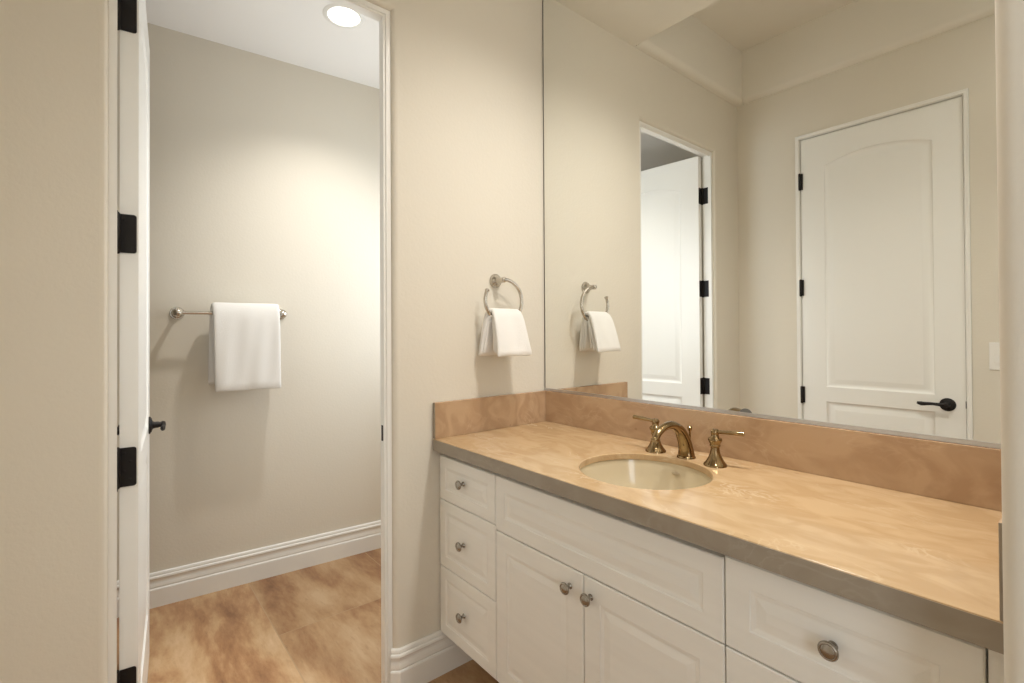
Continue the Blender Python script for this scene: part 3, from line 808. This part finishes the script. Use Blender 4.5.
# ------------------------------------------------------------------ towel ring and hand towel
RY, RZ, RE = 1.261, 1.4305, 0.060
tr = thing('towel_ring', (XW, RY, 1.5165), 'open brushed nickel towel ring on the beige wall beside the mirror', 'towel ring')
bm = bmesh.new()
lathe(bm, [(0.0300, 0.0008), (0.0300, 0.004), (0.0280, 0.008), (0.0255, 0.0085), (0.0230, 0.014), (0.0160, 0.021), (0.0125, 0.030), (0.0110, 0.042), (0.0112, 0.050), (0.0118, 0.056),
           (0.0112, 0.064), (0.0080, 0.068), (0.0, 0.070)], (XW, RY, 1.5165), (1, 0, 0), 28)
smooth_by_angle(build('post', bm, M_NICKEL, tr), 45)
bm = bmesh.new()
a0, a1 = math.radians(85), math.radians(-205)
pts = [Vector((XW + RE, RY + 0.0955 * math.cos(a0 + (a1 - a0) * k / 44), RZ + 0.088 * math.sin(a0 + (a1 - a0) * k / 44))) for k in range(45)]
tube(bm, pts, 0.0074, 14, side=(1, 0, 0))
d = (pts[-1] - pts[-2]).normalized()
lathe(bm, [(0.0074, -0.004), (0.0096, 0.000), (0.0100, 0.004), (0.0070, 0.007), (0.0, 0.008)], pts[-1], d, 16)
smooth_by_angle(build('ring', bm, M_NICKEL, tr), 45)
rb = RZ - 0.088
def wp(y, e, z): return Vector((XW + e, y, z))
bm = bmesh.new()
tz = 1.396
outer = [(0.142, 1.206), (0.132, 1.245), (0.113, 1.310), (0.094, 1.362), (0.076, 1.385), (0.060, 1.387), (0.046, 1.370), (0.036, 1.315), (0.028, 1.262), (0.024, 1.206)]
mid = [(0.116, 1.216), (0.110, 1.250), (0.096, 1.302), (0.082, 1.344), (0.073, 1.362), (0.061, 1.364), (0.052, 1.348), (0.046, 1.306), (0.041, 1.262), (0.038, 1.210)]
inn = [(0.096, 1.224), (0.091, 1.255), (0.082, 1.298), (0.074, 1.332), (0.069, 1.344), (0.061, 1.346), (0.057, 1.334), (0.055, 1.300), (0.052, 1.262), (0.051, 1.216)]
def flare(top, f0, f1):   # width narrows where the cloth gathers in the ring
    return lambda f: top + (f0 - top) * max(0, (0.46 - f) / 0.46) ** 0.8 if f < 0.46 else top + (f1 - top) * ((f - 0.46) / 0.54) ** 0.8
hang_layers(bm, wp, 0, 0, [(outer, 0.019, flare(1.187, 1.166, 1.156), flare(1.328, 1.340, 1.332)), (mid, 0.014, flare(1.192, 1.172, 1.150), flare(1.324, 1.336, 1.330)),
                           (inn, 0.013, flare(1.194, 1.180, 1.160), flare(1.322, 1.330, 1.328))], segw=14, jitter=0.0022, seed=8)
o = build('hand_towel', bm, M_TOWEL, smooth=True)
md = o.modifiers.new('sub', 'SUBSURF'); md.levels = 1; md.render_levels = 2
tag(o, 'small white hand towel folded through the towel ring', 'towel')

# ------------------------------------------------------------------ light switch on the wall behind
sw = thing('light_switch', (-0.36, YB, 1.17), 'white rocker light switch beside the closed door, seen in the mirror', 'switch')
SWX, SWZ = -0.355, 1.168
bm = B((SWX - 0.036, SWX + 0.036, YB + 0.0005, YB + 0.006, SWZ - 0.068, SWZ + 0.068))
build('switch_plate', bm, M_PLATE, sw, bevel=0.003)
bm = bmesh.new()
prism(bm, [(YB + 0.004, SWZ - 0.033), (YB + 0.0105, SWZ - 0.033), (YB + 0.0075, SWZ), (YB + 0.0085, SWZ + 0.033), (YB + 0.004, SWZ + 0.033)], 0, SWX - 0.0165, SWX + 0.0165)
build('rocker', bm, M_PLATE, sw, bevel=0.0008)

# ------------------------------------------------------------------ recessed lights and one added fill lamp
def recessed(x, y, z, power, color, label, beam=125, blend=0.9, in_hole=True, group=None):
    t = thing('recessed_light', (x, y, z), label, 'light', group)
    bm = bmesh.new()
    lathe(bm, [(0.076, 0.03), (0.072, 0.004), (0.071, -0.001), (0.074, -0.0045), (0.090, -0.003), (0.094, -0.0005), (0.0765, -0.0004), (0.0775, 0.03)] if in_hole else
          [(0.066, -0.0006), (0.066, -0.004), (0.072, -0.007), (0.090, -0.004), (0.094, -0.0006)], (x, y, z), (0, 0, 1), 40)
    smooth_by_angle(build('trim_ring', bm, M_TRIM, t), 40)
    bm = bmesh.new()
    if in_hole: lathe(bm, [(0.0, 0.001), (0.0705, 0.003), (0.0705, 0.010), (0, 0.010)], (x, y, z), (0, 0, 1), 40)
    else: lathe(bm, [(0.0, -0.0028), (0.0655, -0.0022), (0.0655, -0.0006), (0, -0.0006)], (x, y, z), (0, 0, 1), 40)
    build('lens', bm, M_LENS, t)
    d = bpy.data.lights.new('lamp', 'SPOT'); d.energy = power; d.color = color
    d.spot_size = math.radians(beam); d.spot_blend = blend; d.shadow_soft_size = 0.045
    o = bpy.data.objects.new('lamp', d); COL.objects.link(o); o.parent = t
    o.location = (0, 0, -0.012)
    return t
recessed(TLX, TLY, ZC, P_TOILET * 4, WARM, 'bright round recessed light in the toilet room ceiling', 122, 1.0)
recessed(-0.875, 1.20, ZS, P_VANITY * 4, WARM, 'recessed ceiling light above the sink end of the vanity', 140, 1.0, False)
recessed(-0.36, 1.28, ZS, P_VANITY * 4, WARM, 'recessed ceiling light above the drawer end of the vanity', 140, 1.0, False)
recessed(0.15, 0.27, ZT, P_CABFILL * 4, WARM, 'added unseen fill lamp on the raised tray ceiling, brightening the cabinet fronts', 150, 1.0, False)  # extra lamp out of view, added to lift the cabinet fronts
